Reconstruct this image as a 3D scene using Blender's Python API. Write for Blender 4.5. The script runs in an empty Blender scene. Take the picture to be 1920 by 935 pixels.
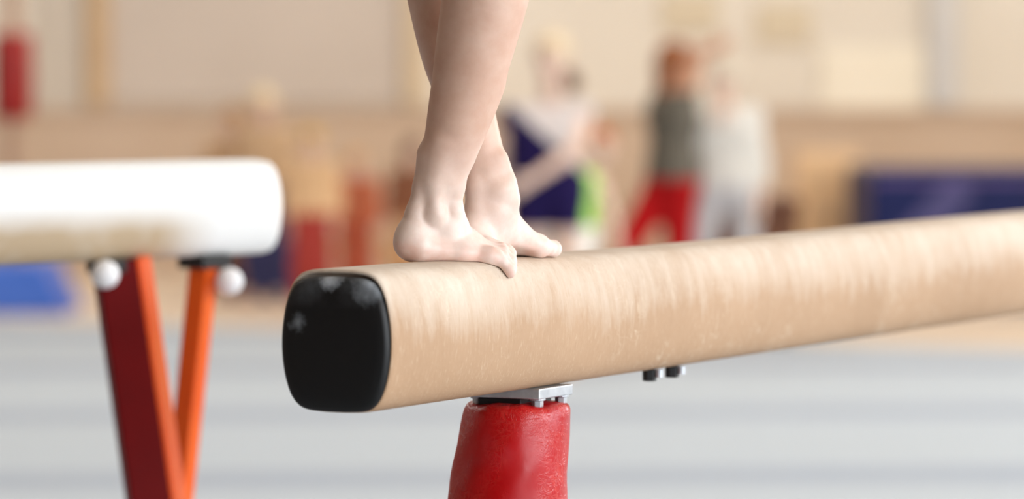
import bpy, bmesh, math, random
import numpy as np
from mathutils import Vector, Matrix
random.seed(4)
C = bpy.context.scene
COL = C.collection
F = 7500.0                      # focal length in px of the 1920 px wide frame
PITCH = 0.0408
CAMZ = 1.456
BEAM_TOP = 1.25

def W(px, py, Y):
    """world point seen at photo pixel (px,py) at distance Y"""
    s, c = math.sin(PITCH), math.cos(PITCH)
    a = (px - 960) / F; b = (467.5 - py) / F      # camera-space ray (a, b, 1)
    # forward = (0,c,-s), up = (0,s,c)
    dy = c + b * s; dz = -s + b * c
    k = Y / dy
    return Vector((a * k, Y, CAMZ + dz * k))

def lin(r, g, b):
    def f(v):
        v /= 255.0
        return v / 12.92 if v <= 0.04045 else ((v + 0.055) / 1.055) ** 2.4
    return (f(r), f(g), f(b), 1.0)

# ------------------------------------------------------------------ materials
def mat(name, col, rough=0.6, metal=0.0, spec=0.5, sss=0.0, coat=0.0):
    m = bpy.data.materials.new(name); m.use_nodes = True
    b = m.node_tree.nodes['Principled BSDF']
    b.inputs['Base Color'].default_value = col
    b.inputs['Roughness'].default_value = rough
    b.inputs['Metallic'].default_value = metal
    b.inputs['Specular IOR Level'].default_value = spec
    if sss:
        b.inputs['Subsurface Weight'].default_value = sss
        b.inputs['Subsurface Radius'].default_value = (1.0, 0.35, 0.2)
        b.inputs['Subsurface Scale'].default_value = 0.006
    if coat: b.inputs['Coat Weight'].default_value = coat
    return m

class NT:
    def __init__(s, m): s.t = m.node_tree; s.n = s.t.nodes; s.b = s.n['Principled BSDF']
    def add(s, typ, **kw):
        n = s.n.new(typ)
        for k, v in kw.items():
            if k.startswith('i_'): n.inputs[k[2:].replace('_', ' ')].default_value = v
            else: setattr(n, k, v)
        return n
    def link(s, a, b): s.t.links.new(a, b)
    def obj(s, scale=(1, 1, 1), rot=(0, 0, 0)):
        tc = s.add('ShaderNodeTexCoord'); mp = s.add('ShaderNodeMapping')
        mp.inputs['Scale'].default_value = scale; mp.inputs['Rotation'].default_value = rot
        s.link(tc.outputs['Object'], mp.inputs['Vector']); return mp.outputs['Vector']
    def noise(s, vec, scale, detail=4, rough=0.55, dist=0.0):
        n = s.add('ShaderNodeTexNoise'); n.inputs['Scale'].default_value = scale
        n.inputs['Detail'].default_value = detail; n.inputs['Roughness'].default_value = rough
        n.inputs['Distortion'].default_value = dist
        s.link(vec, n.inputs['Vector']); return n.outputs['Fac']
    def ramp(s, fac, stops):
        r = s.add('ShaderNodeValToRGB'); e = r.color_ramp.elements
        while len(e) < len(stops): e.new(0.5)
        for i, (p, c) in enumerate(stops):
            e[i].position = p; e[i].color = c if len(c) == 4 else (*c, 1)
        s.link(fac, r.inputs['Fac']); return r.outputs['Color']
    def mix(s, fac, a, b, typ='MIX'):
        m = s.add('ShaderNodeMix', data_type='RGBA', blend_type=typ)
        for sock, v in ((m.inputs['Factor'], fac), (m.inputs['A'], a), (m.inputs['B'], b)):
            pass
        for idx, v in ((0, fac), (6, a), (7, b)):
            if hasattr(v, 'is_linked'): s.link(v, m.inputs[idx])
            else: m.inputs[idx].default_value = v
        return m.outputs[2]
    def math(s, op, a, b=0.0, clamp=False):
        m = s.add('ShaderNodeMath', operation=op); m.use_clamp = clamp
        for i, v in ((0, a), (1, b)):
            if hasattr(v, 'is_linked'): s.link(v, m.inputs[i])
            else: m.inputs[i].default_value = v
        return m.outputs[0]
    def bump(s, h, strength=0.3, dist=0.001):
        b = s.add('ShaderNodeBump'); b.inputs['Strength'].default_value = strength
        b.inputs['Distance'].default_value = dist
        s.link(h, b.inputs['Height']); s.link(b.outputs['Normal'], s.b.inputs['Normal'])

def noisy(name, c1, c2, scale=8, rough=0.7, bump=0.0, spec=0.4, stretch=(1, 1, 1), metal=0.0):
    m = mat(name, c1, rough, metal, spec); t = NT(m)
    v = t.obj(stretch); n = t.noise(v, scale, 5)
    t.link(t.ramp(n, [(0.35, c1), (0.68, c2)]), t.b.inputs['Base Color'])
    if bump: t.bump(t.noise(v, scale * 9, 3), bump, 0.002)
    return m

# leather / suede of the near beam: worn tan with chalk rubbed into the upper part
def tan_leather():
    m = mat('worn_tan_suede', lin(208, 172, 136), 0.62, spec=0.3); t = NT(m)
    v = t.obj()
    sep = t.add('ShaderNodeSeparateXYZ'); t.link(v, sep.inputs[0])
    z = sep.outputs['Z']
    base = t.ramp(t.noise(v, 3.0, 5, 0.6), [(0.3, lin(168, 135, 104)), (0.7, lin(184, 151, 120))])
    strv = t.obj((26, 26, 4.5))
    st = t.noise(strv, 1.2, 7, 0.68, 0.4)
    blot = t.noise(t.obj((5, 5, 9)), 1.0, 5, 0.6)
    # chalk amount: grows with height on the side (rubbed by feet and hands)
    h = t.math('MULTIPLY_ADD', z, 9.0); h.node.inputs[2].default_value = 0.07
    a = t.math('ADD', h, t.math('MULTIPLY', st, 1.1))
    a = t.math('ADD', a, t.math('MULTIPLY', blot, 0.9))
    a = t.math('SUBTRACT', a, 1.02)
    a = t.math('MULTIPLY', a, 1.15, True)
    a = t.math('MULTIPLY', a, 0.72, True)
    c = t.mix(a, base, lin(226, 216, 202))
    fine = t.noise(t.obj((320, 320, 60)), 1.0, 4, 0.7)
    c = t.mix(t.math('MULTIPLY', t.math('SUBTRACT', fine, 0.56), 2.2, True), c, lin(222, 202, 176))
    dk = t.noise(t.obj((150, 150, 40)), 1.3, 4, 0.7)
    c = t.mix(t.math('MULTIPLY', t.math('SUBTRACT', dk, 0.58), 2.0, True), c, lin(150, 112, 78))
    def line(vec, sc, wdt):
        nn = t.noise(vec, sc, 2, .5, .3)
        return t.math('SUBTRACT', 1.0, t.math('MULTIPLY', t.math('ABSOLUTE', t.math('SUBTRACT', nn, .5)), wdt), True)
    sm = t.math('MULTIPLY', t.math('SUBTRACT', t.noise(v, 9, 3), .5), 5.0, True)
    sl = t.math('MULTIPLY', t.math('MAXIMUM', line(t.obj((40, 40, 9)), 1.0, 60), line(t.obj((20, 20, 44)), 1.0, 90)), sm)
    c = t.mix(t.math('MULTIPLY', sl, .38), c, lin(236, 222, 200))
    t.link(c, t.b.inputs['Base Color'])
    t.bump(t.math('ADD', fine, t.math('MULTIPLY', st, 1.5)), 0.35, 0.0012)
    return m

def red_leather():
    m = mat('creased_red_leather', lin(180, 6, 14), 0.34, spec=0.45); t = NT(m)
    v = t.obj((1, 1, 0.75))
    w = t.add('ShaderNodeTexNoise'); w.inputs['Scale'].default_value = 28; w.inputs['Detail'].default_value = 5
    t.link(v, w.inputs['Vector'])
    add = t.add('ShaderNodeVectorMath', operation='MULTIPLY_ADD')
    t.link(w.outputs['Color'], add.inputs[0]); add.inputs[1].default_value = (0.045, 0.045, 0.045); t.link(v, add.inputs[2])
    def line(vec, sc, wdt, dist=.6):
        nn = t.noise(vec, sc, 3, .55, dist)
        return t.math('SUBTRACT', 1.0, t.math('MULTIPLY', t.math('ABSOLUTE', t.math('SUBTRACT', nn, .5)), wdt), True)
    l1 = line(t.obj((60, 60, 26), (0, .5, .3)), 1.0, 34); l2 = line(t.obj((34, 34, 70), (.6, 0, .9)), 1.0, 34)
    l3 = line(t.obj((150, 150, 80), (0, -.5, .2)), 1.0, 18); l4 = line(t.obj((22, 22, 60), (0, -.7, 0)), 1.0, 60)
    patch = t.noise(v, 12, 3)
    msk = t.math('MULTIPLY', t.math('SUBTRACT', patch, 0.40), 4.0, True)
    k = t.math('MULTIPLY', t.math('MAXIMUM', t.math('MAXIMUM', l1, l2), t.math('MAXIMUM', t.math('MULTIPLY', l3, .6), l4)), msk)
    n = t.noise(v, 5, 4)
    c = t.ramp(n, [(0.3, lin(160, 0, 8)), (0.7, lin(190, 6, 14))])
    c = t.mix(t.math('MULTIPLY', k, 0.45), c, lin(222, 84, 70))
    # chalky scuff near the top
    sep = t.add('ShaderNodeSeparateXYZ'); t.link(t.obj(), sep.inputs[0])
    up = t.math('MULTIPLY', t.math('ADD', sep.outputs['Z'], 0.085), 9.0, True)
    sc = t.math('MULTIPLY', t.math('MULTIPLY', t.math('SUBTRACT', t.noise(t.obj(), 20, 4), 0.5), 2.2, True), up)
    c = t.mix(sc, c, lin(196, 120, 132))
    t.link(c, t.b.inputs['Base Color'])
    t.bump(t.math('ADD', t.math('MULTIPLY', k, -0.7), t.math('MULTIPLY', t.noise(v, 60, 4), 0.3)), 0.5, 0.0012)
    r = t.ramp(t.noise(v, 40, 4), [(0.3, (0.24,) * 3), (0.7, (0.40,) * 3)])
    t.link(r, t.b.inputs['Roughness'])
    return m

def black_rubber():
    m = mat('black_rubber_with_chalk', lin(16, 17, 19), 0.5, spec=0.35); t = NT(m)
    v = t.obj()
    sep = t.add('ShaderNodeSeparateXYZ'); t.link(v, sep.inputs[0])
    n = t.noise(v, 26, 5, 0.6)
    top = t.math('MULTIPLY', t.math('SUBTRACT', sep.outputs['Z'], 0.040), 22.0, True)
    a = t.math('MULTIPLY', t.math('MULTIPLY', t.math('SUBTRACT', n, 0.36), 2.2, True), top)
    n2 = t.noise(v, 60, 4, 0.6)
    def smudge(x, z, r, k):
        d = t.add('ShaderNodeVectorMath', operation='DISTANCE')
        cx = t.add('ShaderNodeCombineXYZ')
        t.link(sep.outputs['X'], cx.inputs[0]); t.link(sep.outputs['Z'], cx.inputs[2])
        t.link(cx.outputs[0], d.inputs[0]); d.inputs[1].default_value = (x, 0, z)
        e = t.math('SUBTRACT', 1.0, t.math('DIVIDE', t.math('ADD', d.outputs['Value'], t.math('MULTIPLY', t.math('SUBTRACT', n2, .5), .03)), r), True)
        return t.math('MULTIPLY', t.math('MULTIPLY', e, n), k)
    s = t.math('MAXIMUM', smudge(-0.005, 0.073, 0.016, 2.2), smudge(-0.044, 0.024, 0.013, 0.8))
    s = t.math('MAXIMUM', s, smudge(0.045, 0.066, 0.022, 1.3))
    a = t.math('ADD', t.math('MULTIPLY', a, 0.35), s, True)
    c = t.mix(a, lin(14, 15, 17), lin(176, 184, 192))
    t.link(c, t.b.inputs['Base Color'])
    t.bump(t.noise(v, 900, 2), 0.12, 0.0004)
    return m

def skin_mat(name, c1, c2, chalk=None, zc=1.28):
    m = mat(name, c1, 0.46, spec=0.45, sss=0.12); t = NT(m)
    v = t.obj()
    n = t.noise(v, 22, 5, 0.6)
    c = t.ramp(n, [(0.32, c1), (0.68, c2)])
    if chalk:
        geo = t.add('ShaderNodeNewGeometry'); sp = t.add('ShaderNodeSeparateXYZ')
        t.link(geo.outputs['Position'], sp.inputs[0])
        # chalk dust on the feet, whitened to carry their blown highlights, thinning out up the shin
        a = t.math('MULTIPLY', t.math('SUBTRACT', zc + 0.12, sp.outputs['Z']), 7.0, True)
        a = t.math('MULTIPLY', a, t.math('ADD', t.math('MULTIPLY', t.noise(v, 45, 5, 0.65), 0.8), 0.22), True)
        c = t.mix(t.math('MULTIPLY', a, 0.85), c, chalk)
        # ruddy soles and heels, reddened further to carry the heel's shade
        b = t.math('MULTIPLY', t.math('SUBTRACT', zc - 0.006, sp.outputs['Z']), 55.0, True)
        b = t.math('MULTIPLY', b, t.math('MULTIPLY', t.math('SUBTRACT', t.noise(v, 30, 3), 0.3), 1.8, True))
        c = t.mix(t.math('MULTIPLY', b, 0.62), c, lin(222, 140, 112))
    t.link(c, t.b.inputs['Base Color'])
    t.bump(t.noise(v, 420, 4, 0.65), 0.10, 0.0006)
    return m

# ------------------------------------------------------------------ object helpers
def tag(o, label=None, cat=None, group=None, kind=None):
    if label: o['label'] = label
    if cat: o['category'] = cat
    if group: o['group'] = group
    if kind: o['kind'] = kind
    return o
def thing(name, loc, label, cat, rz=0.0, group=None):
    o = bpy.data.objects.new(name, None); COL.objects.link(o)
    o.location = loc; o.rotation_euler = (0, 0, rz); o.empty_display_size = 0.1
    bpy.context.view_layer.update()
    return tag(o, label, cat, group)
def link_mesh(name, me, m, parent=None, smooth=False, world=False, loc=None):
    o = bpy.data.objects.new(name, me); COL.objects.link(o)
    if m is not None: me.materials.append(m)
    if smooth:
        me.polygons.foreach_set('use_smooth', [True] * len(me.polygons))
    if parent is not None:
        o.parent = parent
        if world:                        # mesh given in world coordinates
            o.matrix_parent_inverse = parent.matrix_world.inverted()
    if loc is not None: o.location = loc
    return o
def bm_obj(name, bm, m, parent=None, smooth=False, bevel=0.0, world=False, seg=3):
    bmesh.ops.recalc_face_normals(bm, faces=bm.faces)
    me = bpy.data.meshes.new(name); bm.to_mesh(me); bm.free()
    o = link_mesh(name, me, m, parent, smooth, world)
    if bevel:
        b = o.modifiers.new('bevel', 'BEVEL'); b.width = bevel; b.segments = seg; b.limit_method = 'ANGLE'
        b.harden_normals = False
    return o
def add_box(bm, c, s, rz=0.0, M=None):
    r = bmesh.ops.create_cube(bm, size=1.0)
    T = Matrix.Translation(c) @ Matrix.Rotation(rz, 4, 'Z') @ Matrix.Diagonal((*s, 1))
    if M is not None: T = M @ T
    bmesh.ops.transform(bm, matrix=T, verts=r['verts']); return r['verts']
def add_tube(bm, a, b, r1, r2=None, seg=20, cap=True):
    a, b = Vector(a), Vector(b); d = b - a
    r2 = r1 if r2 is None else r2
    r = bmesh.ops.create_cone(bm, cap_ends=cap, segments=seg, radius1=r1, radius2=r2, depth=d.length)
    q = d.to_track_quat('Z', 'Y').to_matrix().to_4x4()
    bmesh.ops.transform(bm, matrix=Matrix.Translation((a + b) / 2) @ q, verts=r['verts']); return r['verts']
def add_lathe(bm, prof, seg=32, c=(0, 0, 0), sx=1.0, sy=1.0):
    rings = []
    for r, z in prof:
        rings.append([bm.verts.new((c[0] + sx * r * math.cos(2 * math.pi * i / seg), c[1] + sy * r * math.sin(2 * math.pi * i / seg), c[2] + z)) for i in range(seg)])
    for A, B in zip(rings, rings[1:]):
        for i in range(seg):
            bm.faces.new((A[i], A[(i + 1) % seg], B[(i + 1) % seg], B[i]))
    bm.faces.new(list(reversed(rings[0]))); bm.faces.new(rings[-1])
def add_sweep(bm, a, b, w, t, side):
    """rectangular bar from a to b, width w along `side`, thickness t"""
    a, b = Vector(a), Vector(b); d = (b - a).normalized(); s = Vector(side); s = (s - d * s.dot(d)).normalized(); n = d.cross(s)
    vs = []
    for p in (a, b):
        for i, j in ((-1, -1), (1, -1), (1, 1), (-1, 1)):
            vs.append(bm.verts.new(p + s * (i * w / 2) + n * (j * t / 2)))
    for f in ((0, 1, 2, 3), (7, 6, 5, 4), (0, 4, 5, 1), (1, 5, 6, 2), (2, 6, 7, 3), (3, 7, 4, 0)):
        bm.faces.new([vs[i] for i in f])
def copy_tree(o, parent=None):
    c = o.copy(); COL.objects.link(c)
    if parent is not None: c.parent = parent
    for ch in [x for x in COL.objects if x.parent == o]: copy_tree(ch, c)
    return c

# ------------------------------------------------------------------ implicit surfaces
def sd_cone(P, a, b, ra, rb):
    a = np.asarray(a, np.float32); b = np.asarray(b, np.float32)
    ab = b - a; L = float(ab @ ab)
    if L < 1e-12: return np.linalg.norm(P - a, axis=1) - ra
    h = np.clip(((P - a) @ ab) / L, 0, 1)
    q = P - a - h[:, None] * ab
    return np.sqrt((q * q).sum(1)) - (ra + h * (rb - ra))
def sd_ell(P, c, r, R=None):
    q = P - np.asarray(c, np.float32)
    if R is not None: q = q @ np.asarray(R, np.float32)
    r = np.asarray(r, np.float32)
    k0 = np.sqrt(((q / r) ** 2).sum(1)); k1 = np.sqrt(((q / (r * r)) ** 2).sum(1)) + 1e-9
    return k0 * (k0 - 1) / k1
def smin(a, b, k):
    h = np.clip(0.5 + 0.5 * (b - a) / k, 0, 1)
    return b + (a - b) * h - k * h * (1 - h)
def smax(a, b, k): return -smin(-a, -b, k)

def mesh_sdf(fn, xs, ys, zs, name):
    """naive surface nets on a (possibly uneven) grid, evaluated only near the surface"""
    xs, ys, zs = (np.asarray(v, np.float32) for v in (xs, ys, zs))
    S = 4
    def pad(v):
        n = (-(len(v) - 1)) % S
        if n: v = np.concatenate([v, v[-1] + (v[-1] - v[-2]) * np.arange(1, n + 1, dtype=np.float32)])
        return v
    xs, ys, zs = pad(xs), pad(ys), pad(zs)
    nx, ny, nz = len(xs), len(ys), len(zs)
    D = np.full((nx, ny, nz), 1.0, np.float32)
    cx, cy, cz = ((v[:-1:S] + v[S::S]) / 2 for v in (xs, ys, zs))
    hx, hy, hz = ((v[S::S] - v[:-1:S]) / 2 for v in (xs, ys, zs))
    G = np.stack(np.meshgrid(cx, cy, cz, indexing='ij'), -1).reshape(-1, 3)
    R = np.sqrt(sum(g ** 2 for g in np.meshgrid(hx, hy, hz, indexing='ij'))).reshape(-1)
    d = np.concatenate([fn(G[i:i + 200000]) for i in range(0, len(G), 200000)])
    act = (np.abs(d) < R * 1.35 + 0.002)
    sgn = (d < 0).reshape(len(cx), len(cy), len(cz))
    D4 = D[:-1, :-1, :-1].reshape(len(cx), S, len(cy), S, len(cz), S)
    inside = np.repeat(np.repeat(np.repeat(sgn, S, 0), S, 1), S, 2)
    D[:-1, :-1, :-1][inside] = -1.0
    bi = np.argwhere(act.reshape(len(cx), len(cy), len(cz)))
    o = np.arange(S + 1)
    O = np.stack(np.meshgrid(o, o, o, indexing='ij'), -1).reshape(-1, 3)
    for i in range(0, len(bi), 3000):
        I = (bi[i:i + 3000, None, :] * S + O[None]).reshape(-1, 3)
        flat = np.unique((I[:, 0] * ny + I[:, 1]) * nz + I[:, 2])
        ix, r = np.divmod(flat, ny * nz); iy, iz = np.divmod(r, nz)
        P = np.stack([xs[ix], ys[iy], zs[iz]], 1)
        D[ix, iy, iz] = fn(P)
    s = D < 0
    cnt = np.zeros((nx - 1, ny - 1, nz - 1), np.int8)
    for a in (0, 1):
        for b in (0, 1):
            for c in (0, 1):
                cnt += s[a:nx - 1 + a, b:ny - 1 + b, c:nz - 1 + c]
    cells = np.argwhere((cnt > 0) & (cnt < 8))
    idx = np.full(cnt.shape, -1, np.int32); idx[tuple(cells.T)] = np.arange(len(cells))
    acc = np.zeros((len(cells), 3)); num = np.zeros(len(cells))
    def cor(o):
        I = cells + np.array(o)
        return np.stack([xs[I[:, 0]], ys[I[:, 1]], zs[I[:, 2]]], 1), D[I[:, 0], I[:, 1], I[:, 2]]
    cs = {o: cor(o) for o in [(a, b, c) for a in (0, 1) for b in (0, 1) for c in (0, 1)]}
    for o1 in cs:
        for ax in range(3):
            if o1[ax] == 0:
                o2 = list(o1); o2[ax] = 1; o2 = tuple(o2)
                (p1, d1), (p2, d2) = cs[o1], cs[o2]
                m = (d1 < 0) != (d2 < 0)
                t = np.clip(d1 / np.where(np.abs(d1 - d2) < 1e-12, 1, d1 - d2), 0, 1)
                acc[m] += (p1 + (p2 - p1) * t[:, None])[m]; num[m] += 1
    V = (acc / np.maximum(num, 1)[:, None]).astype(np.float32)
    # one projection step towards the iso surface
    e = 0.0004
    for _ in range(2):
        d0 = fn(V); g = np.stack([fn(V + np.eye(3, dtype=np.float32)[k] * e) - d0 for k in range(3)], 1) / e
        n2 = (g * g).sum(1) + 1e-6
        st = np.clip(d0 / n2, -0.004, 0.004)
        V = (V - g * (st * 0.8)[:, None]).astype(np.float32)
    quads = []
    def emit(A, B, ax):
        # A,B sign arrays along axis ax; edge at grid node index
        m = A != B
        I = np.argwhere(m)
        u, v = [(1, 2), (2, 0), (0, 1)][ax]
        ok = (I[:, u] > 0) & (I[:, v] > 0) & (I[:, u] < cnt.shape[u]) & (I[:, v] < cnt.shape[v])
        I = I[ok]
        def g(du, dv):
            J = I.copy(); J[:, u] -= du; J[:, v] -= dv
            return idx[J[:, 0], J[:, 1], J[:, 2]]
        q = np.stack([g(1, 1), g(0, 1), g(0, 0), g(1, 0)], 1)
        flip = ~A[I[:, 0], I[:, 1], I[:, 2]]
        q[flip] = q[flip][:, ::-1]
        quads.append(q[(q >= 0).all(1)])
    emit(s[:-1], s[1:], 0); emit(s[:, :-1], s[:, 1:], 1); emit(s[:, :, :-1], s[:, :, 1:], 2)
    Q = np.concatenate(quads)
    me = bpy.data.meshes.new(name)
    me.vertices.add(len(V)); me.vertices.foreach_set('co', V.ravel().astype(np.float32))
    me.loops.add(Q.size); me.loops.foreach_set('vertex_index', Q.ravel().astype(np.int32))
    me.polygons.add(len(Q)); me.polygons.foreach_set('loop_start', (np.arange(len(Q)) * 4).astype(np.int32))
    me.polygons.foreach_set('loop_total', np.full(len(Q), 4, np.int32))
    me.update(calc_edges=True); me.validate()
    return me

def axis(segs):
    """segs: list of (start, end, step) -> increasing coordinates"""
    out = []
    for a, b, st in segs:
        n = max(1, int(round((b - a) / st)))
        out += list(a + (b - a) * np.arange(n) / n)
    out.append(segs[-1][1]); return out

# ------------------------------------------------------------------ near beam geometry
TH = 0.4665; SN, CS = math.sin(TH), math.cos(TH)
BO = Vector((-0.1962, 4.471, BEAM_TOP - 0.08))       # centre of the end face
BW, BWT, BH = 0.1436, 0.110, 0.16
EXP = 0.27
def beam_profile(n=96, k=1.0):
    pts = []
    for i in range(n):
        a = 2 * math.pi * i / n
        x, y = 1.35 * math.cos(a), math.sin(a); q = 2 / EXP
        m = (abs(x) ** q + abs(y) ** q) ** (1 / q); x /= m; y /= m
        pts.append((x * (BW / 2 - (BW - BWT) / 2 * y * y) * k, y * (BH / 2 - 0.003 * x * x) * k))
    return pts
_pr = [p for p in beam_profile(720) if p[1] > 0.02]
_pu = np.array([p[0] for p in _pr]); _pv = np.array([p[1] for p in _pr]); _o = np.argsort(_pu)
_pu, _pv = _pu[_o], _pv[_o]
def puff(t):          # slight settling of the padding along the beam
    return 0.0018 * math.exp(-(t / 0.35) ** 2) - 0.0026 * math.exp(-((t - 0.95) / 0.55) ** 2) + 0.002 * (1 / (1 + math.exp(-(t - 1.75) / 0.18)))
def ut(x, y):
    dx, dy = x - BO.x, y - BO.y
    return dx * CS - dy * SN, dx * SN + dy * CS      # u (towards camera side), t along
def ztop(x, y):
    u, t = ut(x, y)
    return BO.z + float(np.interp(u, _pu, _pv)) + puff(t)
def d_beam(P):
    dx, dy = P[:, 0] - BO.x, P[:, 1] - BO.y
    u = dx * CS - dy * SN; t = dx * SN + dy * CS
    pf = 0.0018 * np.exp(-(t / 0.35) ** 2) - 0.0026 * np.exp(-((t - 0.95) / 0.55) ** 2)
    v = np.where(P[:, 2] > BO.z, (P[:, 2] - BO.z) * 0.08 / (0.08 + pf), P[:, 2] - BO.z)
    n = 2 / EXP
    vy = np.clip(np.abs(v) / 0.08, 0, 1)
    hw = BW / 2 - (BW - BWT) / 2 * vy * vy
    xr = np.clip(np.abs(u) / hw, 0, 3)
    hh = 0.08 - 0.003 * np.clip(xr, 0, 1) ** 2
    f = (xr ** n + np.clip(np.abs(v) / hh, 0, 3) ** n) ** (1 / n) - 1
    return f * 0.07

def build_near_beam():
    root = thing('balance_beam', (BO.x, BO.y, 0), 'large tan suede balance beam with black rubber end and red padded leg, the barefoot gymnast standing on it', 'balance beam', -(TH - 0.0))
    # local frame of the root: rotate so local Y runs along the beam
    root.rotation_euler = (0, 0, -TH); bpy.context.view_layer.update()
    L = 5.0
    suede = tan_leather()
    bm = bmesh.new(); n = 96
    ts = [0.0012, 0.0] ; rings = []
    st = [(0.004, 0.965), (0.0005, 0.985), (0.0, 0.992), (0.0008, 1.0 - 0.004), (0.004, 1.0)]
    seq = [(0.010, 0.93), (0.0035, 0.935), (0.0008, 0.95), (0.0, 0.965), (0.0012, 0.985), (0.004, 0.996), (0.009, 1.0)]
    seq += [(0.02 + 2.3 * (i / 70.0), 1.0) for i in range(71)] + [(2.6 + i * 0.4, 1.0) for i in range(6)]
    seq += [(L - 0.009, 1.0), (L - 0.004, .996), (L - 0.0012, .985), (L, .965), (L - 0.0035, .935), (L - 0.01, .93)]
    for t, k in seq:
        ring = []
        for (u, v) in beam_profile(n, k):
            z = v + (puff(t) * min(1, max(0, v / 0.07)) if v > 0 else 0)
            ring.append(bm.verts.new((u, t, BEAM_TOP - 0.08 + z)))
        rings.append(ring)
    for A, B in zip(rings, rings[1:]):
        for i in range(n): bm.faces.new((A[i], A[(i + 1) % n], B[(i + 1) % n], B[i]))
    bm.faces.new(rings[0]); bm.faces.new(list(reversed(rings[-1])))
    o = bm_obj('beam_body', bm, suede, root, smooth=True)
    # recentre the mesh so object coordinates have z=0 at the beam centre
    off = Vector((0, 0, BEAM_TOP - 0.08)); o.data.transform(Matrix.Translation(-off)); o.location = off
    rub = black_rubber()
    for end, lab in ((0, 1), (1, 0)):
        bm = bmesh.new(); rings = []
        for k, t in ((0.945, 0.012), (0.952, 0.001), (0.948, -0.0035), (0.93, -0.0068), (0.88, -0.0088), (0.76, -0.0102), (0.55, -0.0112), (0.25, -0.0118), (0.02, -0.012)):
            rings.append([bm.verts.new((u, t if not end else L - t, v)) for u, v in beam_profile(n, k)])
        for A, B in zip(rings, rings[1:]):
            for i in range(n): bm.faces.new((A[i], A[(i + 1) % n], B[(i + 1) % n], B[i]))
        bm.faces.new(rings[0]); bm.faces.new(list(reversed(rings[-1])))
        cap = bm_obj('end_cap', bm, rub, root, smooth=True); cap.location = off + Vector((0, 0, -0.0028))
        tag(cap, 'black rubber end cap with chalk smudges')
    zb = BEAM_TOP - BH
    steel = noisy('brushed_steel', lin(206, 210, 214), lin(176, 180, 186), 40, 0.35, metal=0.7)
    dark = mat('black_steel', lin(24, 24, 26), 0.45, 0.3)
    redl = red_leather()
    for tc in (0.46, 4.3):
        # flat steel plate screwed under the beam, and the black swivel plate below it
        bm = bmesh.new(); add_box(bm, (0.0, tc - 0.003, zb - 0.0055), (0.10, 0.0925, 0.013))
        pl = bm_obj('mounting_plate', bm, steel, root, bevel=0.0015)
        for bx, by in ((0.040, -0.035), (0.040, 0.030), (-0.040, -0.035), (-0.040, 0.030)):
            bm = bmesh.new()
            r = bmesh.ops.create_cone(bm, cap_ends=True, segments=6, radius1=0.0075, radius2=0.0075, depth=0.008)
            bmesh.ops.translate(bm, verts=r['verts'], vec=(0, 0, -0.004))
            add_tube(bm, (0, 0, 0), (0, 0, 0.004), 0.010, seg=20)
            b = bm_obj('bolt', bm, steel, pl, bevel=0.0006); b.location = (bx, tc + by, zb - 0.0142)
        bm = bmesh.new(); add_box(bm, (-0.006, tc - 0.004, zb - 0.0165), (0.058, 0.085, 0.009)); add_tube(bm, (0, tc, zb - 0.045), (0, tc, zb - 0.018), 0.03, seg=28)
        bm_obj('swivel_plate', bm, dark, root, bevel=0.001)
        # padded leg sleeve: elliptical tapered tube leaning slightly, puckered at the top
        bm = bmesh.new(); seg = 96; rings = []
        prof = [(0.20, 0.004), (0.55, 0.002), (0.80, 0.0), (0.90, -0.001), (0.955, -0.004), (0.985, -0.009), (1.0, -0.018)]
        for k, dz in prof: rings.append((k, dz))
        for i in range(1, 46): rings.append((1.0 + 0.0118 * i * 1.02, -0.018 - 0.0112 * i))
        rings.append((rings[-1][0] * 0.97, rings[-1][1] - 0.006)); rings.append((0.5, rings[-1][1]))
        R0 = 0.0662; prev = None; allr = []
        for ri, (k, dz) in enumerate(rings):
            ring = []
            for i in range(seg):
                a = 2 * math.pi * i / seg
                puck = 0.0
                if dz > -0.030:
                    puck = (0.0012 * math.sin(a * 4 + 0.6) + 0.0010 * math.sin(a * 7 + 2) + 0.0004 * math.sin(a * 17)) * (1 if k > 0.7 else 0.3)
                lump = 0.0008 * math.sin(a * 3 + dz * 40) + 0.0006 * math.sin(a * 7 - dz * 90)
                x = math.cos(a) * (R0 * k + lump); y = math.sin(a) * (R0 * k + lump)
                ring.append(bm.verts.new((x, y, dz + puck)))
            allr.append(ring)
        for A, B in zip(allr, allr[1:]):
            for i in range(seg): bm.faces.new((A[i], B[i], B[(i + 1) % seg], A[(i + 1) % seg]))
        bm.faces.new(allr[0]); bm.faces.new(list(reversed(allr[-1])))
        sl = bm_obj('leg_pad', bm, redl, root, smooth=True)
        # lean (world -X as it goes down): shear about its top
        lean = 0.112
        for v in sl.data.vertices:
            v.co.x += lean * v.co.z * CS; v.co.y += lean * v.co.z * SN
        sl.location = (0.0, tc - 0.008, zb - 0.020)
        tag(sl, 'creased red leather pad around the leg')
        base = Vector((lean * CS * -1.07, tc + lean * SN * -1.07, 0.012))
        topc = Vector((lean * CS * -0.5, tc + lean * SN * -0.5, 0.55))
        for sgn in (-1, 1):
            bm = bmesh.new()
            add_sweep(bm, topc + Vector((sgn * 0.03, 0, 0)), base + Vector((sgn * 0.42, 0, 0.04)), 0.06, 0.05, (0, 1, 0))
            lg = bm_obj('leg', bm, mat('red_enamel', lin(190, 20, 20), 0.3), root, bevel=0.006)
            bm = bmesh.new(); add_box(bm, base + Vector((sgn * 0.44, 0, 0.02)), (0.12, 0.10, 0.04))
            bm_obj('rubber_foot', bm, dark, lg, bevel=0.008)
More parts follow.
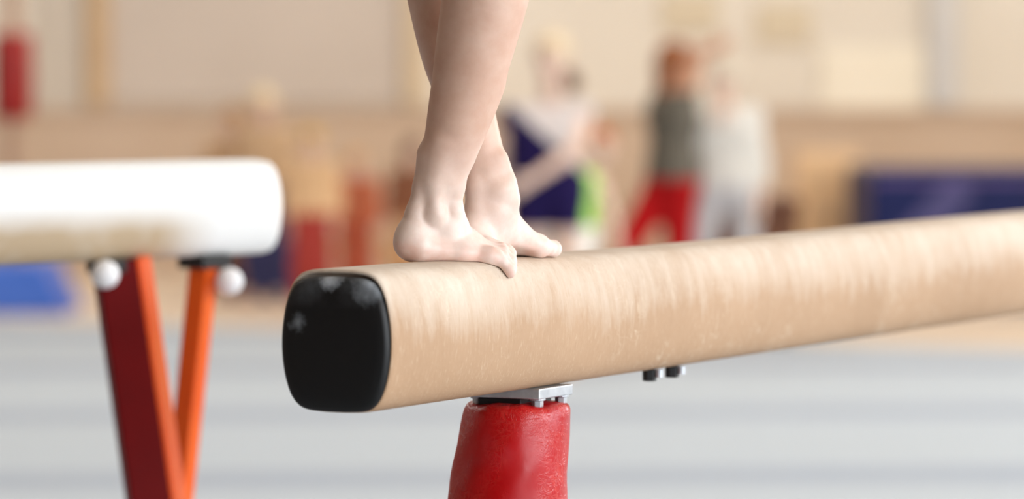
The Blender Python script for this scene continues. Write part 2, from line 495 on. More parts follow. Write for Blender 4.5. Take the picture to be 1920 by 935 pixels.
    for t0 in (0.762, 0.832):
        bm = bmesh.new()
        r = bmesh.ops.create_cone(bm, cap_ends=True, segments=6, radius1=0.0092, radius2=0.0092, depth=0.015)
        bmesh.ops.translate(bm, verts=r['verts'], vec=(0, 0, -0.0075))
        b = bm_obj('bolt_head', bm, dark, root, bevel=0.001); b.location = (0.034, t0, zb + 0.002)
        bm = bmesh.new(); add_tube(bm, (0, 0, -0.010), (0, 0, 0), 0.006, seg=16)
        w = bm_obj('washer', bm, steel, b); w.location = (0.0115, 0.004, 0)
    return root

# ------------------------------------------------------------------ second beam (white, out of focus)
def build_far_beam():
    end = W(482, 297, 6.75); zt = end.z
    dirv = Vector((-0.64, -0.77, 0)).normalized(); side = Vector((0.77, -0.64, 0))
    ang = math.atan2(dirv.y, dirv.x) - math.pi / 2
    root = thing('balance_beam', (end.x, end.y, 0), 'white leather balance beam on red and orange V-shaped legs in the left background', 'balance beam', ang)
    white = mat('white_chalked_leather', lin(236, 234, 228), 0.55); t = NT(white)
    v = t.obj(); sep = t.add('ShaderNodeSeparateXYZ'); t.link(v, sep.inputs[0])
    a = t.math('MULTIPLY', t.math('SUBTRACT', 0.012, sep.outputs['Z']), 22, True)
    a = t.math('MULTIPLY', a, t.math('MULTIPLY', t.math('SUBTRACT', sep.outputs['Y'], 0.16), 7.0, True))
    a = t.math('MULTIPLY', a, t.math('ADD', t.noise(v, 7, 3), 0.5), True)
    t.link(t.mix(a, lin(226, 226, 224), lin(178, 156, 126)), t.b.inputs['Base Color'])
    L = 3.0; n = 64; bm = bmesh.new(); rings = []
    seq = [(0.0, 0.5), (0.0, 0.80), (0.003, 0.90), (0.010, 0.965), (0.022, 0.993), (0.04, 1.0)] + [(0.04 + (L - 0.08) * i / 20, 1.0) for i in range(1, 21)] + [(L - 0.01, .965), (L, .85), (L, .5)]
    for tt, k in seq: rings.append([bm.verts.new((u * 0.92, tt, v2)) for u, v2 in beam_profile(n, k)])
    for A, B in zip(rings, rings[1:]):
        for i in range(n): bm.faces.new((A[i], A[(i + 1) % n], B[(i + 1) % n], B[i]))
    bm.faces.new(rings[0]); bm.faces.new(list(reversed(rings[-1])))
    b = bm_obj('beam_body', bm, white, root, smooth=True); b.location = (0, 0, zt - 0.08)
    orange = noisy('orange_red_enamel', lin(255, 116, 34), lin(250, 98, 26), 6, 0.35)
    redm = noisy('dark_red_enamel', lin(112, 0, 2), lin(98, 0, 2), 6, 0.5, spec=.1)
    black = mat('black_bracket', lin(20, 18, 18), 0.5)
    knobm = mat('white_plastic', lin(248, 248, 250), 0.35)
    M = root.matrix_world.inverted()
    # legs given in world space: broad face dark red, edge orange
    YL, YR = 6.45, 6.62
    for (p0, p1, Y0, Y1, w, th) in (((214, 489), (297, 1060), YL, YL, 0.068, 0.05), ((384, 481), (322, 1060), YR, YR + .02, 0.034, 0.06)):
        a0, b0 = M @ W(*p0, Y0), M @ W(*p1, Y1)
        bm = bmesh.new(); sidev = (M.to_3x3() @ Vector((1, 0, 0)))
        if w > 0.05:
            sv = M.to_3x3() @ Vector((0.94, 0.28, 0))
            add_sweep(bm, a0, b0, w, th, sv)
        else:
            sv = M.to_3x3() @ Vector((0.8, -0.6, 0)); add_sweep(bm, a0, b0, w + 0.008, th * 0.5, sv)
        lg = bm_obj('leg', bm, redm if w > 0.05 else orange, root, bevel=0.004)
        lg.data.materials.append(orange)
        if w > 0.05:
            tag(lg, 'dark red leg with an orange edge')
            # the edge faces of the flat bar are painted orange
            d = (b0 - a0).normalized(); s = Vector(sv).normalized()
            for p in lg.data.polygons:
                if p.normal.dot(s) > 0.7: p.material_index = 1
            bm = bmesh.new()
            nn = d.cross((s - d * s.dot(d)).normalized()).normalized()
            sp = (s - d * s.dot(d)).normalized()
            add_sweep(bm, a0 + sp * (w / 2 + 0.012) + nn * 0.0, b0 + sp * (w / 2 + 0.012), 0.022, th * 0.9, sv)
            bm_obj('leg_edge', bm, orange, lg, bevel=0.003)
        else:
            tag(lg, 'thin orange leg')
        # bracket under the beam
        bm = bmesh.new(); add_box(bm, Vector((a0.x, a0.y, zt - 0.168)), (0.06, 0.07, 0.022))
        bm_obj('bracket', bm, black, root, bevel=0.003)
    for (px, py, Y) in ((197, 514, YL - 0.06), (430, 527, YR - 0.02)):
        c = M @ W(px, py, Y)
        bm = bmesh.new(); bmesh.ops.create_uvsphere(bm, u_segments=24, v_segments=14, radius=0.023)
        d = (M.to_3x3() @ Vector((0, 1, 0)))
        add_tube(bm, (0, 0, 0), Vector(d) * 0.06, 0.007)
        k = bm_obj('clamp_knob', bm, knobm, root, smooth=True); k.location = c
    hub = M @ W(309, 1060, YL + 0.03)
    bm = bmesh.new(); add_tube(bm, (hub.x, hub.y, 0.03), (hub.x, hub.y, hub.z + 0.03), 0.04)
    bm_obj('column', bm, redm, root)
    bm = bmesh.new(); add_box(bm, (hub.x, hub.y, 0.032), (0.9, 0.12, 0.04)); add_box(bm, (hub.x, hub.y, 0.032), (0.12, 0.9, 0.04))
    bm_obj('floor_base', bm, redm, root, bevel=0.01)
    # second support at the near, unseen end
    bm = bmesh.new(); add_tube(bm, (0, 2.3, 0.03), (0, 2.3, zt - 0.15), 0.04); add_box(bm, (0, 2.3, 0.032), (0.9, 0.12, 0.04))
    bm_obj('column', bm, redm, root)
    return root

# ------------------------------------------------------------------ people
def cone(*a, k=0.02): return ('c', a, k)       # a = (p, q, rp, rq)
class Body:
    """body prims in metres; every prim: (group, kind, data, k)"""
    def __init__(s): s.p = []
    def c(s, g, a, b, ra, rb=None, k=0.03): s.p.append((g, 'c', (a, b, ra, ra if rb is None else rb), k)); return s
    def e(s, g, c, r, k=0.03, R=None): s.p.append((g, 'e', (c, r, R), k)); return s
    def fn(s, groups=None, inflate=0.0, kmul=1.0):
        ps = [q for q in s.p if groups is None or q[0] in groups]
        def f(P):
            d = None
            for g, kd, dt, k in ps:
                v = sd_cone(P, *dt) if kd == 'c' else sd_ell(P, *dt)
                d = v if d is None else smin(d, v, k * kmul)
            return d - inflate
        return f
def hand(B, w, dirv, up, sc=1.0, curl=0.4, g='hand'):
    """palm and five bent fingers growing from wrist w"""
    w = Vector(w); d = Vector(dirv).normalized(); u = Vector(up); u = (u - d * u.dot(d)).normalized(); s = d.cross(u)
    def P(x, y, z): return tuple(w + d * x * sc + s * y * sc + u * z * sc)
    for y in (-0.022, 0.0, 0.022): B.c(g, P(0.0, y * 0.5, 0), P(0.08, y, 0), 0.015 * sc, 0.012 * sc, 0.012)
    for y, L in ((-0.028, 0.055), (-0.010, 0.072), (0.009, 0.078), (0.028, 0.068)):
        m = (0.08 + L * 0.5, y * 1.1, -0.01 * curl); t = (0.08 + L * (0.5 + 0.42 * (1 - curl * .5)), y * 1.15, -0.06 * curl * (L / .07))
        B.c(g, P(0.08, y, 0), P(*m), 0.0095 * sc, 0.0085 * sc, 0.004); B.c(g, P(*m), P(*t), 0.0085 * sc, 0.007 * sc, 0.004)
    B.c(g, P(0.02, 0.022, -0.005), P(0.055, 0.052, -0.02), 0.013 * sc, 0.0095 * sc, 0.008); B.c(g, P(0.055, 0.052, -0.02), P(0.085, 0.058, -0.028), 0.0095 * sc, 0.008 * sc, 0.004)
def head(B, c, face, sc=1.0):
    """head with brow, nose, lips, chin and ears; face = horizontal unit vector it looks along"""
    c = Vector(c); f = Vector(face).normalized(); z = Vector((0, 0, 1)); s = f.cross(z)
    R = np.array([[s.x, f.x, 0], [s.y, f.y, 0], [s.z, f.z, 1]])
    def P(x, y, zz): return tuple(c + s * x * sc + f * y * sc + z * zz * sc)
    B.e('head', P(0, -0.012, 0.025), (0.074 * sc, 0.092 * sc, 0.085 * sc), 0.02, R)
    B.e('head', P(0, 0.012, -0.035), (0.056 * sc, 0.068 * sc, 0.075 * sc), 0.03, R)
    B.c('head', P(-0.018, 0.055, -0.088), P(0.018, 0.055, -0.088), 0.022 * sc, None, 0.02)
    B.c('head', P(0, 0.078, 0.012), P(0, 0.098, -0.024), 0.008 * sc, 0.012 * sc, 0.012)
    B.c('head', P(-0.03, 0.074, 0.022), P(0.03, 0.074, 0.022), 0.010 * sc, None, 0.014)
    B.c('head', P(-0.016, 0.078, -0.052), P(0.016, 0.078, -0.052), 0.008 * sc, None, 0.007)
    for q in (-1, 1): B.e('head', P(q * 0.076, -0.004, -0.008), (0.010 * sc, 0.018 * sc, 0.030 * sc), 0.006, R)
    return P, R

PERSON_MESHES = []
def person(name_label, px, Y, H, skin, hair, face=(0, -1, 0), joints=None, clothes=(), hairstyle='short', group=None, cell=0.0085, z0=0.0, X=None, cat='person', lower=None, hs=1.0):
    """joints are in local metres for a 1.70 m person; -Y faces the camera. Returns the body object."""
    k = H / 1.70
    J = dict(head=(0, -.01, 1.575), neck=(0, .01, 1.40), chest=(0, 0, 1.28), waist=(0, 0, 1.10), pelvis=(0, .01, .95),
             shl=(-.165, 0, 1.36), shr=(.165, 0, 1.36), ell=(-.21, .02, 1.08), elr=(.21, .02, 1.08), wrl=(-.21, -.05, .85), wrr=(.21, -.05, .85),
             hil=(-.085, 0, .90), hir=(.085, 0, .90), knl=(-.095, -.015, .50), knr=(.095, -.015, .50), anl=(-.10, .02, .09), anr=(.10, .02, .09),
             tol=None, tor=None)
    if joints: J.update(joints)
    J = {a: (None if b is None else Vector(b) * k) for a, b in J.items()}
    f = Vector(face).normalized()
    B = Body(); s = f.cross(Vector((0, 0, 1)))
    sw = Vector(J['shr'] - J['shl']); sw.z *= 0.4; sw = sw.normalized()
    B.c('torso', J['chest'] - sw * .075 * k, J['chest'] + sw * .075 * k, .098 * k, None, .04)
    B.c('torso', J['waist'] - sw * .055 * k, J['waist'] + sw * .055 * k, .085 * k, None, .08 * k)
    B.c('torso', J['pelvis'] - sw * .07 * k, J['pelvis'] + sw * .07 * k, .098 * k, None, .08 * k)
    B.c('torso', J['shl'], J['shr'], .050 * k, None, .04)
    B.c('neck', J['neck'] - Vector((0, 0, .04 * k)), J['neck'] * .35 + J['head'] * .65, .052 * k, .048 * k, .03)
    for a in 'lr':
        B.c('uparm', J['sh' + a], J['el' + a], .050 * k, .038 * k, .03)
        B.c('forearm', J['el' + a], J['wr' + a], .040 * k, .025 * k, .02)
        B.c('thigh', J['hi' + a], J['kn' + a], .082 * k, .052 * k, .04)
        mid = J['kn' + a].lerp(J['an' + a], .28)
        B.c('shin', J['kn' + a], mid, .050 * k, .052 * k, .03); B.c('shin', mid, J['an' + a], .050 * k, .034 * k, .03)
        t = J['to' + a] if J['to' + a] is not None else J['an' + a] + f * .155 * k - Vector((0, 0, .062 * k))
        h = J['an' + a] - f * .035 * k - Vector((0, 0, .055 * k))
        B.c('foot', h, t, .034 * k, .026 * k, .03); B.c('foot', J['an' + a], J['an' + a] + (t - J['an' + a]) * .5, .038 * k, .030 * k, .03)
        d = (J['wr' + a] - J['el' + a])
        hand(B, J['wr' + a], d, Vector((1 if a == 'l' else -1, 0.3, 0.1)) * -1, k)
    P, R = head(B, J['head'], f, k * hs)
    if lower: lower(B)
    allp = []
    for g, kd, dt, kk in B.p:
        if kd == 'c': allp += [tuple(dt[0]), tuple(dt[1])]
        else: allp.append(tuple(dt[0]))
    A = np.array(allp); lo = A.min(0) - .14 * k; hi = A.max(0) + .14 * k; lo[2] = max(lo[2], -0.02)
    def clipped(fn): return lambda Q: np.maximum(fn(Q), 0.0005 - Q[:, 2])
    ax = [axis([(lo[i], hi[i], cell)]) for i in range(3)]
    body = link_mesh('person', mesh_sdf(clipped(B.fn()), *ax, 'person'), skin, None, True)
    body.location = (W(px, 300, Y).x if X is None else X, Y, z0)
    tag(body, name_label, cat, group)
    for cname, cm, groups, infl, zlo, zhi, extra in clothes:
        fb = B.fn(groups, infl, 1.3)
        zl, zh = zlo * k, zhi * k
        def cf(Q, fb=fb, zl=zl, zh=zh, extra=extra):
            d = fb(Q)
            d = np.maximum(d, zl - Q[:, 2]); d = np.maximum(d, Q[:, 2] - zh)
            if extra is not None: d = np.maximum(d, extra(Q, J, k))
            return d
        link_mesh(cname, mesh_sdf(cf, *ax, cname), cm, body, True)
    # hair, eyes and lips are parts of the head
    hc = J['head']
    HB = Body(); HB.e('h', P(0, -0.018, 0.032), (0.086 * k * hs, 0.102 * k * hs, 0.092 * k * hs), .02, R)
    if hairstyle in ('long', 'bun'): HB.e('h', P(0, -0.05, -0.02), (0.075 * k * hs, 0.06 * k * hs, 0.09 * k * hs), .03, R)
    if hairstyle == 'long': HB.c('h', P(0, -0.075, -0.04), P(0, -0.085, -0.20), .055 * k * hs, .035 * k * hs, .04)
    if hairstyle == 'bun': HB.e('h', P(0.0, -0.125, -0.02), (.04 * k * hs, .04 * k * hs, .04 * k * hs), .008, R)
    
    hf = HB.fn()
    fc = np.array(P(0, 0.085, -0.045), np.float32)
    def hair_fn(Q): return np.maximum(hf(Q), -sd_ell(Q, fc, (0.072 * k * hs, 0.075 * k * hs, 0.095 * k * hs), R))
    l2 = np.array(hc) - .26 * k * hs; h2 = np.array(hc) + .22 * k * hs
    link_mesh('hair', mesh_sdf(hair_fn, *[axis([(l2[i], h2[i], .007)]) for i in range(3)], 'hair'), hair, body, True)
    if hairstyle == 'sidebun':
        BB = Body(); BB.e('b', P(-0.085, -0.05, -0.12), (.042 * k, .042 * k, .05 * k)); BB.e('b', P(-0.07, -0.05, -0.08), (.03 * k, .03 * k, .03 * k))
        tag(link_mesh('hair_bun', mesh_sdf(BB.fn(), *[axis([(l2[i] - .1, h2[i] + .1, .007)]) for i in range(3)], 'hair_bun'), BUN, body, True), 'dark brown hair bun')
    for q in (-1, 1):
        bm = bmesh.new(); bmesh.ops.create_uvsphere(bm, u_segments=10, v_segments=8, radius=.0095 * k)
        e = bm_obj('eye', bm, EYE, body, True); e.location = P(q * 0.03, 0.076, 0.002)
    bm = bmesh.new(); add_tube(bm, P(-.017, .084, -.052), P(.017, .084, -.052), .0055 * k, seg=8)
    bm_obj('lips', bm, LIPS, body, True)
    return body

EYE = mat('eye_dark', lin(40, 30, 26), 0.2)
BUN = mat('dark_brown_hair', lin(104, 70, 48), .7)
LIPS = mat('lips', lin(190, 110, 104), 0.5)

# ------------------------------------------------------------------ the gymnast on the beam: feet and shins in detail
class Foot:
    def __init__(s, ox, oy, yaw, med):
        s.o = Vector((ox, oy)); s.c, s.s = math.cos(yaw), math.sin(yaw); s.m = med
    def __call__(s, x, y, z):
        """foot-local cm (x forward, y medial, z above the sole) -> world"""
        x, y = x / 100, y * s.m / 100
        X = s.o.x + s.c * x - s.s * y; Y = s.o.y + s.s * x + s.c * y
        flat = BEAM_TOP - 0.001
        drop = min(max(flat - ztop(X, Y), -0.004), 0.014)
        w = min(1.0, max(0.0, (4.5 - z) / 3.0))
        return (X, Y, flat - drop * w + z / 100)

def foot_prims(B, T, fl, hf, shank):
    def g(a):
        w = min(1.0, max(0.0, (a[0] - 4.5) / 3.0)); h = 1 - (1 - hf) * w
        if hf < .9: h -= .12 * min(1.0, max(0.0, (a[0] - 8.5) / 3.0))
        return (a[0], a[1], a[2] * h, a[3] * (1 + h) / 2)
    def c(a, b, k=0.009):
        a, b = g(a), g(b); B.c(fl, T(*a[:3]), T(*b[:3]), a[3] / 100, b[3] / 100, k)
    def e(p, r, k=0.012): B.e(fl, T(*p), tuple(v / 100 for v in r), k, np.array([[T.c, -T.s, 0], [T.s, T.c, 0], [0, 0, 1]]))
    e((2.55, 0, 2.15), (2.55, 2.15, 2.2))
    e((2.9, 0, 3.3), (2.3, 1.75, 2.3), .012)
    c((2.3, 0, 3.4, 1.6), (2.85, 0, 5.8, 1.12)); c((2.85, 0, 5.8, 1.12), (3.5, 0, 8.6, 1.0))
    e((6.2, 0.2, 4.3 if hf > .9 else 3.9), (2.7, 2.2, 2.7), .012)
    c((3.2, -0.9, 1.5, 1.5), (8, -1.5, 1.35, 1.3)); c((8, -1.5, 1.35, 1.3), (11.4, -2.05, 1.05, 1.05), .01)
    c((3.5, 0.7, 2.1, 1.6), (7.6, 1.0, 3.0, 1.9), .012)
    c((7.0, 0.2, 4.2, 2.1), (9.6, 0.7, 2.9, 1.75), .014); c((9.6, 0.7, 2.9, 1.75), (12.0, 1.0, 1.9, 1.3), .012)
    c((8.2, 1.3, 2.6, 1.6), (12.3, 2.2, 1.55, 1.35)); e((12.6, 2.35, 1.35), (1.5, 1.35, 1.35), .007)
    c((9.0, .5, 2.3, 1.3), (12.8, 1.0, 1.35, 1.1), .01); c((9.0, -.3, 2.1, 1.3), (12.6, -.1, 1.25, 1.05), .01)
    c((8.6, -1.0, 1.8, 1.2), (12.1, -1.2, 1.1, 1.0), .01); e((11.4, -2.2, 1.0), (1.35, 1.0, 1.0), .008)

def toe_fn(T, toes):
    """each toe a chain of three joints; kept apart from its neighbours"""
    chains = [[(T(*a[:3]), T(*b[:3]), a[3] / 100, b[3] / 100) for a, b in zip(ch, ch[1:])] for ch in toes]
    def f(P):
        d = None
        for ch in chains:
            v = None
            for seg in ch:
                w = sd_cone(P, *seg); v = w if v is None else smin(v, w, .003)
            d = v if d is None else smin(d, v, .0009)
        return d
    return f

def limb(B, g, st):
    """smoothly interpolated tapering limb through measured stations"""
    A = np.array([list(W(a, b, c)) + [d / 100] for a, b, c, d in st])
    for _ in range(3):                      # corner-cutting smooths the outline
        Q = [A[0]]
        for p, q in zip(A, A[1:]): Q += [p * .75 + q * .25, p * .25 + q * .75]
        A = np.array(Q + [A[-1]])
    A = A[::2]
    for i, (p, q) in enumerate(zip(A, A[1:])):
        B.c(g, tuple(p[:3]), tuple(q[:3]), float(p[3]), float(q[3]), .02 if i == 0 else .0015)

def build_gymnast():
    R_ = Foot(-0.1382, 4.692, math.radians(22), 1)       # near foot = right foot, outer side to the camera
    L_ = Foot(-0.0597, 4.765, math.radians(54), -1)      # far foot = left foot, inner side to the camera
    B = Body()
    # ---- near (right) foot
    foot_prims(B, R_, 'nf', 0.74, None)
    # shin of the near leg: three columns at the ankle (tendon, outer ankle bone, front tendon), then the calf
    yn = 4.714
    st = [(828, 322, 4.66, 2.45), (833, 300, 4.712, 2.85), (848, 258, 4.71, 3.22), (862, 207, 4.707, 3.72), (877, 150, 4.704, 4.15), (890, 90, 4.70, 4.58), (909, 0, 4.697, 5.03), (928, -90, 4.695, 5.2), (948, -190, 4.70, 5.1)]
    st[0] = (827, 330, 4.714, 2.45)
    limb(B, 'nl', st)
    B.c('nl', tuple(W(820, 395, 4.722)), tuple(W(827, 330, 4.714)), .0235, .0245, .012)
    # achilles
    B.c('nl', R_(2.85, 0, 5.8), tuple(W(797, 352, 4.706)), .0108, .0100, .008)
    B.c('nl', tuple(W(797, 352, 4.706)), tuple(W(806, 290, 4.706)), .0102, .0150, .010)
    # outer ankle bone and fibula
    B.c('nl', tuple(W(815, 398, 4.697)), tuple(W(814, 340, 4.697)), .0105, .0098, .007)
    B.c('nl', tuple(W(814, 340, 4.697)), tuple(W(828, 270, 4.695)), .0098, .014, .012)
    B.e('nl', tuple(W(816, 404, 4.6955)), (.0125, .0085, .0135), .006)
    # front tendon and shin edge
    B.c('nl', tuple(W(851, 398, 4.712)), tuple(W(852, 350, 4.712)), .0098, .0102, .006)
    B.c('nl', tuple(W(852, 350, 4.712)), tuple(W(861, 290, 4.71)), .0102, .0125, .010)
    B.c('nl', tuple(W(861, 290, 4.71)), tuple(W(905, 160, 4.71)), .0125, .019, .02)
    B.c('nl', R_(7.7, -.1, 4.5), tuple(W(851, 398, 4.712)), .0125, .0098, .010)
    # ---- far (left) foot
    foot_prims(B, L_, 'ff', 0.97, None)
    st = [(916, 334, 4.806, 2.42), (904, 290, 4.81, 2.62), (889, 240, 4.815, 2.85), (874, 190, 4.82, 3.15), (861, 145, 4.825, 3.55), (849, 90, 4.83, 4.05), (839, 0, 4.84, 4.75), (826, -90, 4.85, 5.1), (812, -190, 4.86, 5.1)]
    limb(B, 'fl', st)
    B.c('fl', tuple(W(926, 398, 4.80)), tuple(W(916, 334, 4.806)), .0250, .0242, .014)
    B.c('fl', L_(3.0, 0, 6.0), tuple(W(890, 345, 4.79)), .0115, .0100, .008)
    B.c('fl', tuple(W(890, 345, 4.79)), tuple(W(884, 300, 4.80)), .0100, .0130, .010)
    # inner ankle bone, front tendon
    B.e('fl', tuple(W(938, 357, 4.786)), (.0135, .010, .0135), .008)
    B.c('fl', tuple(W(948, 352, 4.80)), tuple(W(934, 300, 4.80)), .0115, .0115, .010)
    B.c('fl', tuple(W(952, 372, 4.80)), tuple(W(948, 345, 4.80)), .0125, .0115, .010)
    B.c('fl', L_(8.1, .3, 4.6), tuple(W(951, 378, 4.806)), .0160, .0125, .012)
    # ---- knees, thighs, hips, torso, arms, head (above the frame)
    kn, kf = W(948, -190, 4.70), W(812, -190, 4.86)
    hn, hf = Vector((0.0, 4.74, 2.06)), Vector((-0.10, 4.88, 2.06))
    B.e('nl', tuple(kn + Vector((.012, .008, .01))), (.05, .05, .055), .02); B.e('fl', tuple(kf + Vector((.012, .008, .01))), (.05, .05, .055), .02)
    B.c('th', tuple(kn), tuple(hn), .052, .082, .03); B.c('th', tuple(kf), tuple(hf), .052, .082, .03)
    lat = Vector((hf.x - hn.x, hf.y - hn.y, 0)).normalized(); fwd = Vector((lat.y, -lat.x, 0))
    pc = (hn + hf) / 2 + Vector((0, 0, .06))
    def T(l, f, z): return tuple(pc + lat * l + fwd * f + Vector((0, 0, z)))
    B.c('torso', T(-.06, 0, 0), T(.06, 0, 0), .09, None, .05); B.c('torso', T(-.045, 0, .15), T(.045, 0, .15), .078, None, .07)
    B.c('torso', T(-.06, 0, .31), T(.06, 0, .31), .088, None, .07); B.c('torso', T(-.14, 0, .40), T(.14, 0, .40), .045, None, .04)
    B.c('neck', T(0, 0, .40), T(0, .01, .54), .046, .045, .03)
    for q in (-1, 1):
        el, wr = T(q * .36, .02, .43), T(q * .56, .06, .47)
        B.c('uparm', T(q * .14, 0, .40), el, .043, .033, .03); B.c('forearm', el, wr, .034, .023, .02)
        hand(B, wr, Vector(wr) - Vector(el), (0, 0, 1), .9, .25)
    P, R = head(B, T(0, .01, .64), fwd, .95)
    base = B.fn()
    rt = toe_fn(R_, [
        [(12.2, 2.3, 1.1, 1.0), (13.8, 2.15, 1.35, .95), (15.0, 1.95, 1.05, .92), (15.4, 1.85, .9, .80)],
        [(12.4, 1.1, 1.1, .8), (13.9, .95, 1.5, .72), (14.9, .8, .85, .72), (15.1, .75, .6, .66)],
        [(12.2, -.05, 1.05, .8), (13.7, -.2, 1.35, .68), (14.6, -.35, .7, .70), (14.7, -.35, .35, .64)],
        [(11.7, -1.15, 1.0, .78), (13.2, -1.4, 1.2, .64), (14.1, -1.6, .6, .68), (14.2, -1.6, .2, .62)],
        [(11.2, -2.2, .9, .8), (12.6, -2.6, 1.05, .64), (13.4, -2.8, .45, .68), (13.55, -2.85, .05, .60)]])
    lt = toe_fn(L_, [
        [(12.8, 2.35, 1.3, 1.0), (14.2, 2.35, 1.2, 1.0), (15.6, 2.2, 1.08, 1.02), (15.95, 2.15, 1.0, .93)],
        [(12.8, 1.1, 1.3, .85), (14.6, .95, 1.4, .72), (16.0, .8, .8, .74)],
        [(12.6, -.05, 1.2, .8), (14.3, -.2, 1.3, .68), (15.5, -.3, .75, .70)],
        [(12.1, -1.15, 1.1, .78), (13.7, -1.4, 1.2, .64), (14.8, -1.5, .7, .66)],
        [(11.6, -2.2, 1.0, .8), (13.1, -2.6, 1.0, .64), (13.9, -2.8, .65, .66)]])
    # the arch under the far foot, hollow between heel and ball on the inner side
    arch = (L_(7.6, 2.7, -.35), (.034, .020, .0135)); AR = np.array([[L_.c, -L_.s, 0], [L_.s, L_.c, 0], [0, 0, 1]])
    arch2 = (R_(7.4, 2.9, -.35), (.034, .020, .0135)); AR2 = np.array([[R_.c, -R_.s, 0], [R_.s, R_.c, 0], [0, 0, 1]])
    def fn(Q):
        d = base(Q)
        m = Q[:, 2] < 1.40
        if m.any():
            q = Q[m]; dd = d[m]
            dd = smin(dd, rt(q), .0045); dd = smin(dd, lt(q), .0045)
            dd = smax(dd, -sd_ell(q, arch[0], arch[1], AR), .009)
            dd = smax(dd, -sd_ell(q, arch2[0], arch2[1], AR2), .009)
            dd = smax(dd, -(d_beam(q) - 0.0002), .0012)
            d = d.copy(); d[m] = dd
        return d
    skin = skin_mat('fair_skin_with_chalk', lin(202, 160, 138), lin(216, 182, 162), lin(250, 244, 238), 1.29)
    xs = axis([(-0.70, -0.20, .012), (-0.20, .13, .0017), (.13, .66, .012)])
    ys = axis([(4.30, 4.62, .012), (4.62, 4.95, .0017), (4.95, 5.45, .012)])
    zs = axis([(1.215, 1.35, .0017), (1.35, 1.58, .0026), (1.58, 2.95, .010)])
    me = mesh_sdf(fn, xs, ys, zs, 'person')
    o = link_mesh('person', me, skin, None, True)
    lf = B.fn(('torso', 'th'), .009)
    zt_, zb_ = T(0, 0, .425)[2], hn.z - .045
    def leo(Q): return np.maximum(np.maximum(lf(Q), zb_ - Q[:, 2]), Q[:, 2] - zt_)
    link_mesh('leotard', mesh_sdf(leo, axis([(-.4, .35, .01)]), axis([(4.45, 5.2, .01)]), axis([(1.95, 2.65, .01)]), 'leotard'), noisy('dark_leotard', lin(30, 32, 70), lin(36, 38, 80), 9, .7), o, True)
    tag(o, 'barefoot gymnast standing on the tan balance beam, bare lower legs crossing', 'person')
    return o

# ------------------------------------------------------------------ the hall
def struct(name, bm, m, **k): return tag(bm_obj(name, bm, m, None, **k), kind='structure')
XL, XR, YF, YB, ZC = -9.0, 11.0, -11.0, 31.0, 7.0
FL = 0.01

